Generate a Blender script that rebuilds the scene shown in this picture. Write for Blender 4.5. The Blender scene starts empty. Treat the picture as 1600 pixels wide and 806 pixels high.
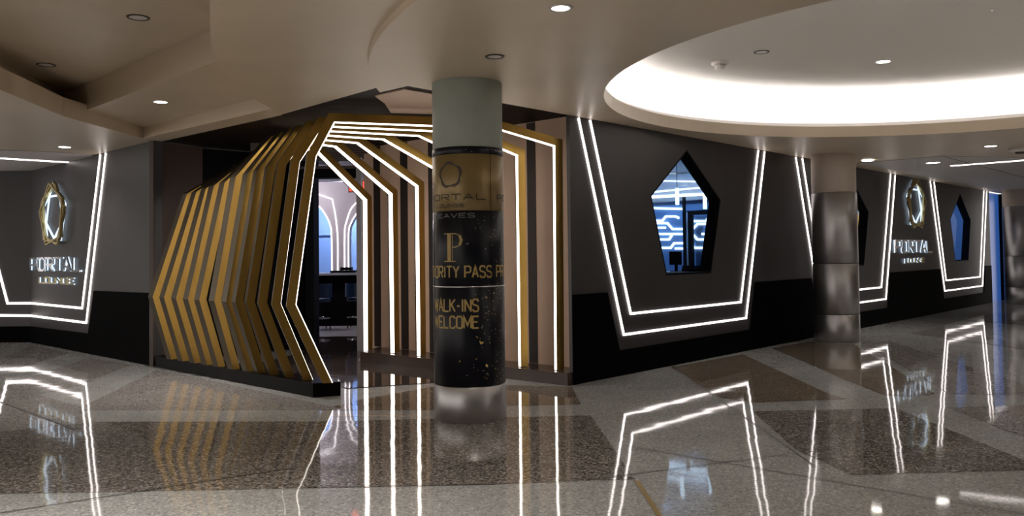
import bpy, bmesh, random
import numpy as np
from math import *
from mathutils import Vector

C = bpy.context.scene.collection
random.seed(7)

# ------------------------------------------------------------------ camera
F_PX, CX, CY, PITCH, ROLL, HC = 1300.0, 800.0, 358.0, 0.030, -0.012, 1.6
cam = bpy.data.cameras.new('camera'); co = bpy.data.objects.new('camera', cam); C.objects.link(co)
cam.sensor_fit = 'HORIZONTAL'; cam.sensor_width = 36.0; cam.lens = F_PX/1600*36.0
cam.shift_y = (CY-403.0)/1600.0
cam.clip_start = 0.05; cam.clip_end = 200
a_ = pi/2+PITCH
Rx = np.array([[1,0,0],[0,cos(a_),-sin(a_)],[0,sin(a_),cos(a_)]])
Rz = np.array([[cos(ROLL),-sin(ROLL),0],[sin(ROLL),cos(ROLL),0],[0,0,1]])
RM = Rx@Rz
from mathutils import Matrix
co.matrix_world = Matrix.Translation((0,0,HC)) @ Matrix(RM.tolist()).to_4x4()
bpy.context.scene.camera = co
CAM = np.array([0,0,HC])
def ray(x, y): return RM@np.array([(x-CX)/F_PX, -(y-CY)/F_PX, -1.0])
def on_z(x, y, z=0.0):
    d = ray(x, y); return CAM+d*(z-HC)/d[2]
def on_plane(x, y, p, n):
    d = ray(x, y); p = np.array(p, float); n = np.array(n, float)
    return CAM+d*(np.dot(p-CAM, n)/np.dot(d, n))

# ------------------------------------------------------------------ world, view
sc = bpy.context.scene
w = bpy.data.worlds.new('world'); sc.world = w; w.use_nodes = True
w.node_tree.nodes['Background'].inputs[0].default_value = (1.0, 0.93, 0.86, 1)
w.node_tree.nodes['Background'].inputs[1].default_value = 0.75
sc.view_settings.view_transform = 'Standard'; sc.view_settings.look = 'None'
sc.view_settings.gamma = 1; sc.view_settings.use_curve_mapping = False
sc.view_settings.exposure = 0.85
LED_WALL, LED_PORTAL, COVE, DOWN = 2.3, 3.2, 6.5, 9.0

# ------------------------------------------------------------------ materials
MATS = {}
def mat(name, col, rough=0.6, metal=0.0, emit=None, es=0.0, noise=0.0, nscale=8.0, bump=0.0, bscale=20.0, coat=0.0, spec=0.5, alpha=None, stretch=None):
    m = bpy.data.materials.new(name); m.use_nodes = True; nt = m.node_tree; b = nt.nodes['Principled BSDF']
    b.inputs['Base Color'].default_value = (*col, 1); b.inputs['Roughness'].default_value = rough
    b.inputs['Metallic'].default_value = metal; b.inputs['Specular IOR Level'].default_value = spec
    b.inputs['Coat Weight'].default_value = coat; b.inputs['Coat Roughness'].default_value = 0.05
    if emit: b.inputs['Emission Color'].default_value = (*emit, 1); b.inputs['Emission Strength'].default_value = es
    if noise or bump:
        tc = nt.nodes.new('ShaderNodeTexCoord'); mp = nt.nodes.new('ShaderNodeMapping')
        nt.links.new(tc.outputs['Object'], mp.inputs[0])
        if stretch: mp.inputs['Scale'].default_value = stretch
        if noise:
            n = nt.nodes.new('ShaderNodeTexNoise'); n.inputs['Scale'].default_value = nscale; n.inputs['Detail'].default_value = 5
            nt.links.new(mp.outputs[0], n.inputs[0])
            r = nt.nodes.new('ShaderNodeValToRGB'); r.color_ramp.elements[0].position = .3; r.color_ramp.elements[1].position = .7
            r.color_ramp.elements[0].color = (*[c*(1-noise) for c in col], 1); r.color_ramp.elements[1].color = (*[min(1, c*(1+noise)) for c in col], 1)
            nt.links.new(n.outputs[0], r.inputs[0]); nt.links.new(r.outputs[0], b.inputs['Base Color'])
        if bump:
            n2 = nt.nodes.new('ShaderNodeTexNoise'); n2.inputs['Scale'].default_value = bscale; n2.inputs['Detail'].default_value = 2
            nt.links.new(mp.outputs[0], n2.inputs[0])
            bp = nt.nodes.new('ShaderNodeBump'); bp.inputs['Distance'].default_value = bump; bp.inputs['Strength'].default_value = 1
            nt.links.new(n2.outputs[0], bp.inputs['Height']); nt.links.new(bp.outputs[0], b.inputs['Normal'])
    MATS[name] = m; return m

def terrazzo(name, base, chip_d, chip_l, amt):
    m = bpy.data.materials.new(name); m.use_nodes = True; nt = m.node_tree; b = nt.nodes['Principled BSDF']
    tc = nt.nodes.new('ShaderNodeTexCoord')
    def noise(scale, detail=2.0):
        n = nt.nodes.new('ShaderNodeTexNoise'); n.inputs['Scale'].default_value = scale; n.inputs['Detail'].default_value = detail
        nt.links.new(tc.outputs['Object'], n.inputs[0]); return n
    v = nt.nodes.new('ShaderNodeTexVoronoi'); v.inputs['Scale'].default_value = 70
    nt.links.new(tc.outputs['Object'], v.inputs[0])
    sep = nt.nodes.new('ShaderNodeSeparateColor'); nt.links.new(v.outputs['Color'], sep.inputs[0])
    r = nt.nodes.new('ShaderNodeValToRGB'); r.color_ramp.interpolation = 'CONSTANT'
    e = r.color_ramp.elements; e[0].position = 0; e[0].color = (*chip_d, 1); e[1].position = amt; e[1].color = (*base, 1)
    x = e.new(1-amt*.6); x.color = (*chip_l, 1)
    nt.links.new(sep.outputs[0], r.inputs[0])
    big = noise(1.3, 4); mr = nt.nodes.new('ShaderNodeMapRange'); mr.inputs['To Min'].default_value = .8; mr.inputs['To Max'].default_value = 1.2
    nt.links.new(big.outputs[0], mr.inputs[0])
    mx = nt.nodes.new('ShaderNodeMix'); mx.data_type = 'RGBA'; mx.blend_type = 'MULTIPLY'; mx.inputs[0].default_value = 1
    nt.links.new(r.outputs[0], mx.inputs[6]); nt.links.new(mr.outputs[0], mx.inputs[7])
    nt.links.new(mx.outputs[2], b.inputs['Base Color'])
    b.inputs['Roughness'].default_value = 0.045; b.inputs['IOR'].default_value = 1.5
    n1 = noise(2.3, 0.8); bp = nt.nodes.new('ShaderNodeBump'); bp.inputs['Distance'].default_value = 0.0014; bp.inputs['Strength'].default_value = 1
    nt.links.new(n1.outputs[0], bp.inputs['Height']); nt.links.new(bp.outputs[0], b.inputs['Normal'])
    MATS[name] = m; return m

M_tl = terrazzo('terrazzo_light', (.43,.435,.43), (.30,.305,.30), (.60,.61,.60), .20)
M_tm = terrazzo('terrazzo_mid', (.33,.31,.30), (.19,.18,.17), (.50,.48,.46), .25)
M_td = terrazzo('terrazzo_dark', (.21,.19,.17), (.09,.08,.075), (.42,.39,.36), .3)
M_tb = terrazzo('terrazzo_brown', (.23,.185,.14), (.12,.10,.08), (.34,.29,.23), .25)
M_joint = mat('joint_dark', (.05,.045,.04), .4)
M_brass = mat('brass_strip', (.45,.31,.10), .35, .9)
M_ceil = mat('ceiling_paint', (.64,.53,.40), .40, noise=.04, nscale=1.2)
M_white = mat('cove_white', (.86,.82,.77), .6)
M_tile = mat('ceiling_tile', (.62,.58,.56), .6, noise=.03)
M_wall = mat('wall_panel_charcoal', (.040,.0365,.041), .42, noise=.10, nscale=3, stretch=(1,1,.3))
M_plinth = mat('plinth_black', (.0025,.0025,.003), .6, spec=.02)
M_mauve = mat('panel_mauve', (.60,.42,.31), .5, noise=.05, nscale=2)
M_brown = mat('panel_brown', (.075,.052,.045), .5, noise=.08, nscale=2)
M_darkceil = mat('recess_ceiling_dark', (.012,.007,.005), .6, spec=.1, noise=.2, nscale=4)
M_black = mat('black_matte', (.004,.004,.005), .6, spec=.08)
M_gold = mat('gold_brushed', (.42,.265,.07), .38, 1.0, noise=.10, nscale=6, stretch=(1,1,.2), bump=.0004, bscale=60)
M_goldside = mat('bronze_edge', (.13,.11,.082), .40, .85)
M_platform = mat('platform_black', (.004,.003,.003), .35, spec=.05)
M_led = mat('led_white', (1,1,1), .5, emit=(1.0,.90,.80), es=LED_PORTAL)
M_ledw = mat('led_wall_white', (1,1,1), .5, emit=(1.0,.90,.86), es=LED_WALL)
M_cove = mat('led_cove', (1,1,1), .5, emit=(1.0,.97,.96), es=COVE)
M_down = mat('lamp_lens', (1,1,1), .5, emit=(1.0,.95,.88), es=DOWN)
M_trimw = mat('lamp_trim', (.7,.66,.62), .4)
M_dark = mat('dark_fixture', (.05,.045,.04), .5)
M_paint = mat('column_paint', (.34,.37,.33), .55, noise=.03)
M_paint2 = mat('column_paint_warm', (.55,.47,.41), .55, noise=.03)
M_steel = mat('column_steel', (.46,.45,.46), .38, .97)
M_navy = mat('wrap_navy', (.0025,.003,.008), .32, spec=.3)
M_wgold = mat('wrap_gold', (.25,.175,.07), .32, .35, noise=.08, nscale=5)
M_tgold = mat('print_gold', (.48,.34,.11), .5)
M_tblack = mat('print_black', (.03,.02,.012), .5)
M_tdim = mat('print_grey', (.16,.16,.16), .5)
M_dotw = mat('print_white_dots', (.85,.85,.8), .5)
M_chrome = mat('sign_chrome', (.75,.76,.78), .18, 1.0)
M_signgold = mat('sign_gold', (.55,.44,.20), .3, 1.0)
M_signglow = mat('sign_backlight', (.8,.9,1), .5, emit=(.70,.85,1.0), es=.6)
M_bluelit = mat('blue_lit_wall', (.10,.22,.50), .5)
M_bluewall = mat('blue_wall', (.20,.32,.55), .6)
M_circuit = mat('circuit_led', (1,1,1), .5, emit=(.62,.82,1.0), es=1.1)
M_wood = mat('shelf_wood', (.62,.40,.14), .5)
M_red = mat('exit_red', (.8,.05,.03), .5, emit=(1,.10,.05), es=.8)
M_grey = mat('lounge_grey', (.36,.33,.34), .55)
M_stool = mat('stool_blue', (.02,.05,.12), .35)
M_stone = mat('counter_top_stone', (.5,.5,.52), .3)
M_bluedoor = mat('blue_door', (.18,.30,.55), .35)
def glass():
    m = bpy.data.materials.new('window_glass'); m.use_nodes = True; b = m.node_tree.nodes['Principled BSDF']
    b.inputs['Transmission Weight'].default_value = 1; b.inputs['Roughness'].default_value = 0.0; b.inputs['IOR'].default_value = 1.2
    b.inputs['Base Color'].default_value = (.9,.95,1,1); return m
M_glass = glass()

# ------------------------------------------------------------------ helpers
def link(name, me, parent=None, mats=()):
    o = bpy.data.objects.new(name, me); C.objects.link(o)
    for m in mats: me.materials.append(m)
    if parent: o.parent = parent
    return o
def obj(name, bm, m, parent=None):
    bmesh.ops.recalc_face_normals(bm, faces=bm.faces[:])
    me = bpy.data.meshes.new(name); bm.to_mesh(me); bm.free()
    return link(name, me, parent, m if isinstance(m, (list, tuple)) else (m,))
def tag(o, label, cat, group=None):
    o['label'] = label; o['category'] = cat
    if group: o['group'] = group
    return o
def struct(o): o['kind'] = 'structure'; return o
def empty(name, loc=(0,0,0), rz=0):
    o = bpy.data.objects.new(name, None); C.objects.link(o); o.location = loc; o.rotation_euler = (0,0,rz); return o
def prism(bm, poly, z0, z1, mi=0):
    """solid from a plan outline"""
    n = len(poly)
    lo = [bm.verts.new((p[0], p[1], z0)) for p in poly]; hi = [bm.verts.new((p[0], p[1], z1)) for p in poly]
    for i in range(n):
        f = bm.faces.new((lo[i], lo[(i+1) % n], hi[(i+1) % n], hi[i])); f.material_index = mi
    for L in (lo, hi):
        ed = [bm.edges.get((L[i], L[(i+1) % n])) for i in range(n)]
        r = bmesh.ops.triangle_fill(bm, use_beauty=True, edges=ed)
        for g in r['geom']:
            if isinstance(g, bmesh.types.BMFace): g.material_index = mi
    return bm
def box(bm, c, s, rz=0, mi=0):
    vs = []
    for dx in (-.5,.5):
        for dy in (-.5,.5):
            for dz in (-.5,.5):
                x, y = dx*s[0], dy*s[1]
                vs.append(bm.verts.new((c[0]+x*cos(rz)-y*sin(rz), c[1]+x*sin(rz)+y*cos(rz), c[2]+dz*s[2])))
    for f in ((0,1,3,2),(4,6,7,5),(0,4,5,1),(2,3,7,6),(0,2,6,4),(1,5,7,3)):
        bm.faces.new([vs[i] for i in f]).material_index = mi
    return bm
def slab(bm, O, U, V, N, poly, d0, d1, mi=0, holes=()):
    """polygon given in (u,v) on the plane O+uU+vV, thickened from d0 to d1 along N; may have holes"""
    O, U, V, N = [np.array(q, float) for q in (O, U, V, N)]
    loops = [poly]+list(holes); L0 = []; L1 = []
    for L in loops:
        a = [bm.verts.new(O+U*p[0]+V*p[1]+N*d0) for p in L]; b = [bm.verts.new(O+U*p[0]+V*p[1]+N*d1) for p in L]
        k = len(L)
        for i in range(k): bm.faces.new((a[i], a[(i+1) % k], b[(i+1) % k], b[i])).material_index = mi
        L0.append(a); L1.append(b)
    for LL in (L0, L1):
        ed = []
        for a in LL: ed += [bm.edges.get((a[i], a[(i+1) % len(a)])) for i in range(len(a))]
        r = bmesh.ops.triangle_fill(bm, use_beauty=True, edges=ed)
        for g in r['geom']:
            if isinstance(g, bmesh.types.BMFace): g.material_index = mi
    return bm
def ribbon(pts, hw, closed=False, flat_ends=False):
    """mitred outline of a 2D polyline: lists left[], right[]"""
    n = len(pts); P = [np.array(p, float) for p in pts]; Lf = []; Rt = []
    for i in range(n):
        a = P[i-1] if (i > 0 or closed) else None; b = P[(i+1) % n] if (i < n-1 or closed) else None
        d1 = (P[i]-a)/np.linalg.norm(P[i]-a) if a is not None else None
        d2 = (b-P[i])/np.linalg.norm(b-P[i]) if b is not None else None
        if d1 is None: d1 = d2
        if d2 is None: d2 = d1
        n1 = np.array([-d1[1], d1[0]]); n2 = np.array([-d2[1], d2[0]]); m = n1+n2; m /= np.linalg.norm(m)
        k = hw/max(.35, np.dot(m, n1)); Lf.append(P[i]+m*k); Rt.append(P[i]-m*k)
    return Lf, Rt
def strip(bm, O, U, V, N, pts, wd, d0, d1, closed=False, mi=0):
    """a bar of width wd following a polyline on a plane, thickened d0..d1 along N"""
    O, U, V, N = [np.array(q, float) for q in (O, U, V, N)]
    Lf, Rt = ribbon(pts, wd/2, closed); n = len(pts)
    rows = []
    for i in range(n):
        q = [Lf[i], Rt[i]]
        rows.append([bm.verts.new(O+U*q[a][0]+V*q[a][1]+N*d) for d in (d0, d1) for a in (0, 1)])
    for i in range(n if closed else n-1):
        a, b = rows[i], rows[(i+1) % n]
        for f in ((a[0],a[1],b[1],b[0]),(a[2],b[2],b[3],a[3]),(a[0],b[0],b[2],a[2]),(a[1],a[3],b[3],b[1])):
            bm.faces.new(f).material_index = mi
    if not closed:
        bm.faces.new((rows[0][0], rows[0][2], rows[0][3], rows[0][1])).material_index = mi
        bm.faces.new((rows[-1][0], rows[-1][1], rows[-1][3], rows[-1][2])).material_index = mi
    return bm
def lathe(bm, c, prof, seg=64, cap=True, mi=0):
    rings = []
    for r, z in prof: rings.append([bm.verts.new((c[0]+r*cos(2*pi*k/seg), c[1]+r*sin(2*pi*k/seg), z)) for k in range(seg)])
    for a, b in zip(rings, rings[1:]):
        for k in range(seg):
            f = bm.faces.new((a[k], a[(k+1) % seg], b[(k+1) % seg], b[k])); f.smooth = True; f.material_index = mi
    if cap:
        for r in (rings[0], rings[-1]): bm.faces.new(r).material_index = mi
    return bm
def nb(): return bmesh.new()

# ------------------------------------------------------------------ frames of reference
ZC = 3.30
ZL = 3.362
TH = radians(42.8)
RS = np.array([sin(TH), cos(TH), 0]); RN = np.array([-cos(TH), sin(TH), 0]); RO = np.array([.72, 10.19, 0])   # right facade
LD = np.array([-.725, .689, 0]); LN = np.array([.689, .725, 0]); LO = np.array([-2.283, 9.501, 0])              # left facade
UP = np.array([0, 0, 1.0])
APEX = np.array([-1.03, 8.31])
def W(s, n, z=0): return RO+RS*s+RN*n+UP*z
def Lw(s, n, z=0): return LO+LD*s+LN*n+UP*z
RC, RR = (4.96, 8.48), 3.98       # round ceiling opening

# ------------------------------------------------------------------ floor
bm = nb(); prism(bm, [(-22,-6),(34,-6),(34,40),(-22,40)], -.2, 0)
struct(obj('floor', bm, M_tl))
def floor_poly(name, px, m, z=.002, world=None):
    P = world if world else [tuple(on_z(x, y)[:2]) for x, y in px]
    b = nb(); vs = [b.verts.new((p[0], p[1], z)) for p in P]
    ed = [b.edges.new((vs[i], vs[(i+1) % len(vs)])) for i in range(len(vs))]
    bmesh.ops.triangle_fill(b, use_beauty=True, edges=ed)
    for f in b.faces:
        f.normal_update()
    o = obj(name, b, m)
    me = o.data
    if me.polygons and me.polygons[0].normal.z < 0: me.flip_normals()
    return struct(o)
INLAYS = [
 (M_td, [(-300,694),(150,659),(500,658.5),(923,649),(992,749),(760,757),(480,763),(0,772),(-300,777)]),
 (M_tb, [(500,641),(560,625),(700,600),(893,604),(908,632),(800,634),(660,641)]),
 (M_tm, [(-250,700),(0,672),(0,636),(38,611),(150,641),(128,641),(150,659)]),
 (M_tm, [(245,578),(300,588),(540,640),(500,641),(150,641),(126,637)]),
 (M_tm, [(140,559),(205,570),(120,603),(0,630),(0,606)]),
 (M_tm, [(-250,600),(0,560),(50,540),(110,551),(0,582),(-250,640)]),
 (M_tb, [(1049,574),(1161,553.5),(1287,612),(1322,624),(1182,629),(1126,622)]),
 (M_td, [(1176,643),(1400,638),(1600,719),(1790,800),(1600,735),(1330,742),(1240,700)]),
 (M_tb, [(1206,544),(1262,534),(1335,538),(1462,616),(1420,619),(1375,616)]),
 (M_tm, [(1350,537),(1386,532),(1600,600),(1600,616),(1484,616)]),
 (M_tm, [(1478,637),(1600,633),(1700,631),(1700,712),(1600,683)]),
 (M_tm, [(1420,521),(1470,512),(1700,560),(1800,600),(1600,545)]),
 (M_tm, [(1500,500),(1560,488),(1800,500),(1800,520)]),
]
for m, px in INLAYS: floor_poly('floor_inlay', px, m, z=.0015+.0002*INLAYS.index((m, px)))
def floor_line(p0, p1, wd, m, name='floor_joint', z=.0055):
    a = on_z(*p0)[:2]; b = on_z(*p1)[:2]; d = (b-a)/np.linalg.norm(b-a); n = np.array([-d[1], d[0]])*wd/2
    return floor_poly(name, None, m, z, [tuple(a+n), tuple(b+n), tuple(b-n), tuple(a-n)])
for q in [((995,700),(1600,804)),((0,802),(480,728)),((0,628),(116,671)),((905,603),(1075,574)),((1050,573),(1275,730)),((920,750),(1270,705)),((480,762),(775,757))]:
    floor_line(*q, .012, M_joint)
floor_line((995,752),(1034,812), .035, M_brass, 'floor_divider_strip', z=.006)
floor_line((520,650),(660,651), .02, M_brass, 'floor_divider_strip', z=.006)

# ------------------------------------------------------------------ ceiling
def arc(r, a0, a1, n=48, c=RC): return [(c[0]+r*cos(radians(a0+(a1-a0)*k/n)), c[1]+r*sin(radians(a0+(a1-a0)*k/n))) for k in range(n+1)]
def hit_left(r):      # angle where a ring of radius r meets the left facade line
    for k in range(1800, 900, -1):
        a = radians(k/10+20); p = np.array([RC[0]+r*cos(a), RC[1]+r*sin(a)])
        if np.dot(p-LO[:2], LN[:2]) >= 0: return degrees(a)
    return 175
r2, r1 = 6.32, 7.82
def first_hit(r):
    a = 200.0
    while a > 120:
        p = np.array([RC[0]+r*cos(radians(a)), RC[1]+r*sin(radians(a))])
        if np.dot(p-LO[:2], LN[:2]) > 0: return a
        a -= .1
    return 150
h2, h1 = first_hit(r2), first_hit(r1)
e2 = arc(r2, h2, h2, 1)[0]; e1 = arc(r1, h1, h1, 1)[0]
# main soffit with the round opening
bm = nb()
outer = [tuple(W(s, 0)[:2]) for s in (0.0, 26)]
outer = [tuple(APEX)]+outer+[(34,8.0),(34,2.16)]+arc(r2, 270, h2, 60)
slab(bm, (0,0,0), (1,0,0), (0,1,0), (0,0,1), outer, ZC, 3.46, holes=[arc(RR, 0, 360*(1-1/96), 95)])
struct(obj('ceiling', bm, M_ceil))
# middle curved soffit, a step higher
bm = nb(); C1 = [(4.96,.66),(3,1.1),(1,2.1),(-.6,3.3),(-1.6,4.75)]+[tuple(float(v) for v in on_z(x, y, ZL)[:2]) for x, y in [(328,0),(328,50),(332,85),(344,108),(365,132),(392,152),(425,170)]]
slab(bm, (0,0,0), (1,0,0), (0,1,0), (0,0,1), arc(r2-.01, 270, h2, 60)+[tuple(float(v) for v in on_z(436, 180, ZL)[:2])]+C1[::-1], ZL, 3.56)
struct(obj('ceiling', bm, M_ceil))
# fascia of the round opening, ledge, cove wall and upper disc
bm = nb(); lathe(bm, RC, [(RR, ZC),(RR+.10, 3.52),(RR+.13, 3.52),(RR+.13, 3.47),(RR+.72, 3.47)], 128, cap=False)
fa = obj('ceiling', bm, mat('fascia_paint', (.80,.76,.73), .45)); struct(fa)
bm = nb(); lathe(bm, RC, [(RR+.72, 3.46),(RR+.72, 4.00),(RR+.70,4.04),(.01, 4.04)], 128, cap=False)
struct(obj('ceiling', bm, M_white))
bm = nb(); lathe(bm, RC, [(RR+.16, 3.475),(RR+.30, 3.475),(RR+.30, 3.50),(RR+.16, 3.50),(RR+.16, 3.475)], 128, cap=False)
tag(obj('cove_light_strip', bm, M_cove), 'hidden white light strip running round the ledge of the round ceiling opening', 'cove light')
# left border soffit (stepped), and the high ceiling
e0 = tuple(float(v) for v in on_z(440, 180, ZL)[:2])
bl = [e0, tuple(Lw(9.83,0)[:2]), (-18,16.28), (-18,4), (-5.1,4), (-5.28,8.57), (-5.51,10.2), (-5.4,12.17), tuple(float(v) for v in on_z(425, 170, ZL)[:2])]
bm = nb(); prism(bm, bl, ZL+.001, 3.6); struct(obj('ceiling', bm, M_ceil))
bm = nb(); prism(bm, [(-5.6,4),(-5.89,9.54),(-6.11,11.34),(-1.6,6.85),(-1.6,10.3),(-5.2,12.9),(-7,12.9),(-7,4)], 3.53+.001, 3.88); struct(obj('ceiling', bm, M_ceil))
bm = nb(); slab(bm, (0,0,0), (1,0,0), (0,1,0), (0,0,1), [(-18,-4),(34,-4),(34,2.15)]+arc(r2+.2, 270, 170, 60)+[(-3,14),(-18,18)], 3.88, 3.98)
struct(obj('ceiling', bm, M_ceil))
# tiled strips of ceiling near the far ends
bm = nb(); prism(bm, [tuple(on_z(*p, ZC-.012)[:2]) for p in [(-60,236),(0,241),(138,246.5),(148,250.5),(52,271.5),(-60,274)]], ZL-.012, ZL-.002); struct(obj('ceiling_tile_field', bm, M_tile))
tf = [tuple(W(s, n)[:2]) for s, n in [(8.5,-.35),(24,-.35),(24,-6),(10.5,-3.2),(8.5,-1.9)]]
bm = nb(); prism(bm, tf, ZC-.012, ZC-.002); struct(obj('ceiling_tile_field', bm, M_tile))
bm = nb()
for s in np.arange(10, 24, 1.2): box(bm, W(s,-1.9,ZC-.014), (.012,3.0,.004), -TH)
struct(obj('ceiling_tile_joint', bm, M_dark))
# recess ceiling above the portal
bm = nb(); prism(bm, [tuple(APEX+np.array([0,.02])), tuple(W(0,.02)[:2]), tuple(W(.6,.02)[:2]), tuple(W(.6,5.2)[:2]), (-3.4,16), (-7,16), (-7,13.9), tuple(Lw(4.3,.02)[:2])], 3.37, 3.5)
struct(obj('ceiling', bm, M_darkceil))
bm = nb(); prism(bm, [tuple(on_z(*p, 3.36)[:2]) for p in [(586,150),(601,161),(611,176),(760,180),(760,162),(633,139)]], 3.355, 3.369)
struct(obj('ceiling', bm, M_mauve))

# ------------------------------------------------------------------ right facade
def pent(sc, zs=(3.104,2.40,1.274,1.274,2.385), ws=(0,.98,.64,-.615,-.985)): return [(sc+a, z) for a, z in zip(ws, zs)]
WIN = [pent(2.745), pent(9.05), pent(16.875)]
bm = nb(); slab(bm, RO, RS, UP, RN, [(0,0),(19.9,0),(19.9,ZC),(0,ZC)], 0, .05, holes=WIN)
struct(obj('wall_right', bm, M_wall))
def trap(tl, bl, br, tr): return [(tl, ZC-.005), (bl, .525), (br, .525), (tr, ZC-.005)]
TR = [((.175,1.071,4.47,5.25),(.41,1.239,4.302,5.02)), ((6.48,7.38,10.92,11.72),(6.755,7.56,10.66,11.42)), ((14.265,15.23,18.88,19.65),(14.575,15.37,18.64,19.33))]
# black plinth with notches round the three light frames
pl = [(0,0),(19.9,0),(19.9,1.095)]
for (tl, b0, b1, tr), _ in reversed(TR):
    kr = (tr-b1)/(ZC-.525); kl = (b0-tl)/(ZC-.525)
    pl += [(b1+kr*.57+.17, 1.095), (b1-kr*.2+.17, .33), (b0+kl*.2-.17, .33), (b0-kl*.57-.17, 1.095)]
pl += [(0,1.095)]
pl = [p for i, p in enumerate(pl) if not (p[0] > 19.9 or p[0] < 0)]
bm = nb(); slab(bm, RO, RS, UP, RN, pl, -.018, -.001); struct(obj('baseboard_right', bm, M_plinth))
wn = ['first and nearest', 'middle', 'farthest']
nearw = ['beside the portal corner on the right facade', 'half hidden by the steel column on the right facade', 'at the far end of the right facade']
for i, (ou, inn) in enumerate(TR):
    for which, (tl, b0, b1, tr) in (('outer', ou), ('inner', inn)):
        zb = .525 if which == 'outer' else .79
        bm = nb(); strip(bm, RO, RS, UP, RN, [(tl, ZC-.014), (b0, zb), (b1, zb), (tr, ZC-.014)], .028, -.014, -.0005)
        tag(obj('light_line', bm, M_ledw), 'white %s trapezoid light line %s' % (which, nearw[i]), 'light strip', 'light lines on the right facade')
for i, w5 in enumerate(WIN):
    win = empty('window_%d' % (i+1), tuple(W(w5[0][0], 0, 1.27))); struct(win)
    q = [(a-w5[0][0], b-1.27) for a, b in w5]
    bm = nb()   # deep black reveal
    n_ = 5
    ins = [(x*.97, (z-.9)*.97+.9) for x, z in q]
    vo = [[bm.verts.new(RS*x+UP*z+RN*d) for x, z in q] for d in (0.0, .19)]; vi = [[bm.verts.new(RS*x+UP*z+RN*d) for x, z in ins] for d in (0.0, .19)]
    for k in range(n_):
        k2 = (k+1) % n_
        for f in ((vo[0][k],vo[0][k2],vi[0][k2],vi[0][k]),(vo[1][k],vi[1][k],vi[1][k2],vo[1][k2]),(vi[0][k],vi[0][k2],vi[1][k2],vi[1][k]),(vo[0][k],vo[1][k],vo[1][k2],vo[0][k2])): bm.faces.new(f)
    obj('window_reveal', bm, M_black, win)
    bm = nb(); slab(bm, (0,0,0), RS, UP, RN, ins, .17, .178); obj('window_pane', bm, M_glass, win)

# ------------------------------------------------------------------ rooms behind the right facade
bm = nb(); slab(bm, RO, RS, UP, RN, [(.55,0),(20,0),(20,ZC),(.55,ZC)], 4.6, 4.7); struct(obj('wall_room_back', bm, M_bluelit))
for nm, s in (('wall_room_left', .58), ('wall_room_middle', 7.2), ('wall_room_partition', 13.6), ('wall_room_right', 19.95)):
    bm = nb(); slab(bm, RO, RN, UP, RS, [(.05,0),(4.7,0),(4.7,ZC),(.05,ZC)], s, s+.08); struct(obj(nm, bm, M_bluewall))
bm = nb(); slab(bm, RO, RS, RN, UP, [(.5,.05),(20,.05),(20,4.7),(.5,4.7)], 3.22, 3.26); struct(obj('ceiling', bm, mat('room_ceiling', (.16,.17,.20), .5)))
def area(name, loc, size, power, col, rot=(0,0,0), parent=None):
    l = bpy.data.lights.new(name, 'POINT'); l.shadow_soft_size = .09; l.energy = power; l.color = col
    o = bpy.data.objects.new(name, l); C.objects.link(o); o.location = loc; o.rotation_euler = rot
    if parent: o.parent = parent
    return o
# circuit pattern of light lines on the blue wall (right facade room)
def circuit_unused(name, s0, zs, label):
    bm = nb(); T = empty(name, tuple(W(s0, 4.58, 1.8)))
    def ln(pts): strip(bm, (0,0,0), RS, UP, RN, pts, .03, -.012, 0)
    for k, z in enumerate(zs):
        z -= 1.8; j = .16 if k % 2 == 0 else -.16
        ln([(-1.1,z),(-.62,z),(-.45,z+j),(.25,z+j),(.42,z),(.9,z)])
        ln([(.2,z-.13),(.55,z-.13),(.72,z-.28),(1.5,z-.28)])
        ln([(-1.1,z-.2),(-.85,z-.2)])
    obj('circuit_lines', bm, M_circuit, T); tag(T, label, 'light pattern')
def psx(s_, x, y):      # point of a plane across the room, as (distance from the facade, height)
    q = on_plane(x, y, W(s_,0), RS); return (float(np.dot(q-RO, RN)), float(q[2]))
def z1(s_, x, y): return psx(s_, 1000+x/3.836, 230+y/3.836)
def cross(name, s_, lines, wd, m, label, cat):
    P0 = [[z1(s_, *p) for p in L] for L in lines]; c_ = P0[0][0]
    T = empty(name, tuple(W(s_, *c_)))
    bm = nb()
    for k, L in enumerate(P0): strip(bm, (0,0,0), RN, UP, RS, [(p[0]-c_[0], p[1]-c_[1]) for p in L], wd, -.02-.0005*k, 0)
    obj('light_lines', bm, m, T); tag(T, label, cat)
cross('circuit_light', 7.19, [[(90,440),(135,440),(155,415),(215,415),(235,425)],[(90,455),(165,455),(195,490),(262,490)],[(100,482),(155,482)],[(100,520),(262,520)],
  [(110,553),(175,553),(195,522)],[(120,603),(185,603),(205,575),(262,575)],[(210,607),(262,607)],[(70,365),(262,370)]], .045, M_circuit, 'white circuit pattern light lines left of the dark post in the nearest window', 'light pattern')
cross('circuit_light', 7.19, [[(290,443),(395,443),(412,420)],[(315,492),(345,460),(412,460)],[(315,520),(345,553),(412,553)],[(370,520),(412,520)],[(310,580),(325,603),(412,603)]], .045, M_circuit,
  'white circuit pattern light lines framed by the black partition in the window', 'light pattern')
for L, wd, q in (([(60,200),(360,207)], .03, 'upper'), ([(40,272),(440,236)], .035, 'middle'), ([(40,300),(440,278)], .06, 'lower and brightest')):
    cross('linear_ceiling_light', 6.95, [L], wd, M_circuit, '%s white linear light across the top of the nearest pentagon window' % q, 'ceiling light')
bm = nb(); slab(bm, RO, RN, UP, RS, [(.3,2.66),(4.6,2.66),(4.6,3.215),(.3,3.215)], 6.99, 7.195); struct(obj('trim_1', bm, M_grey))
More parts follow.
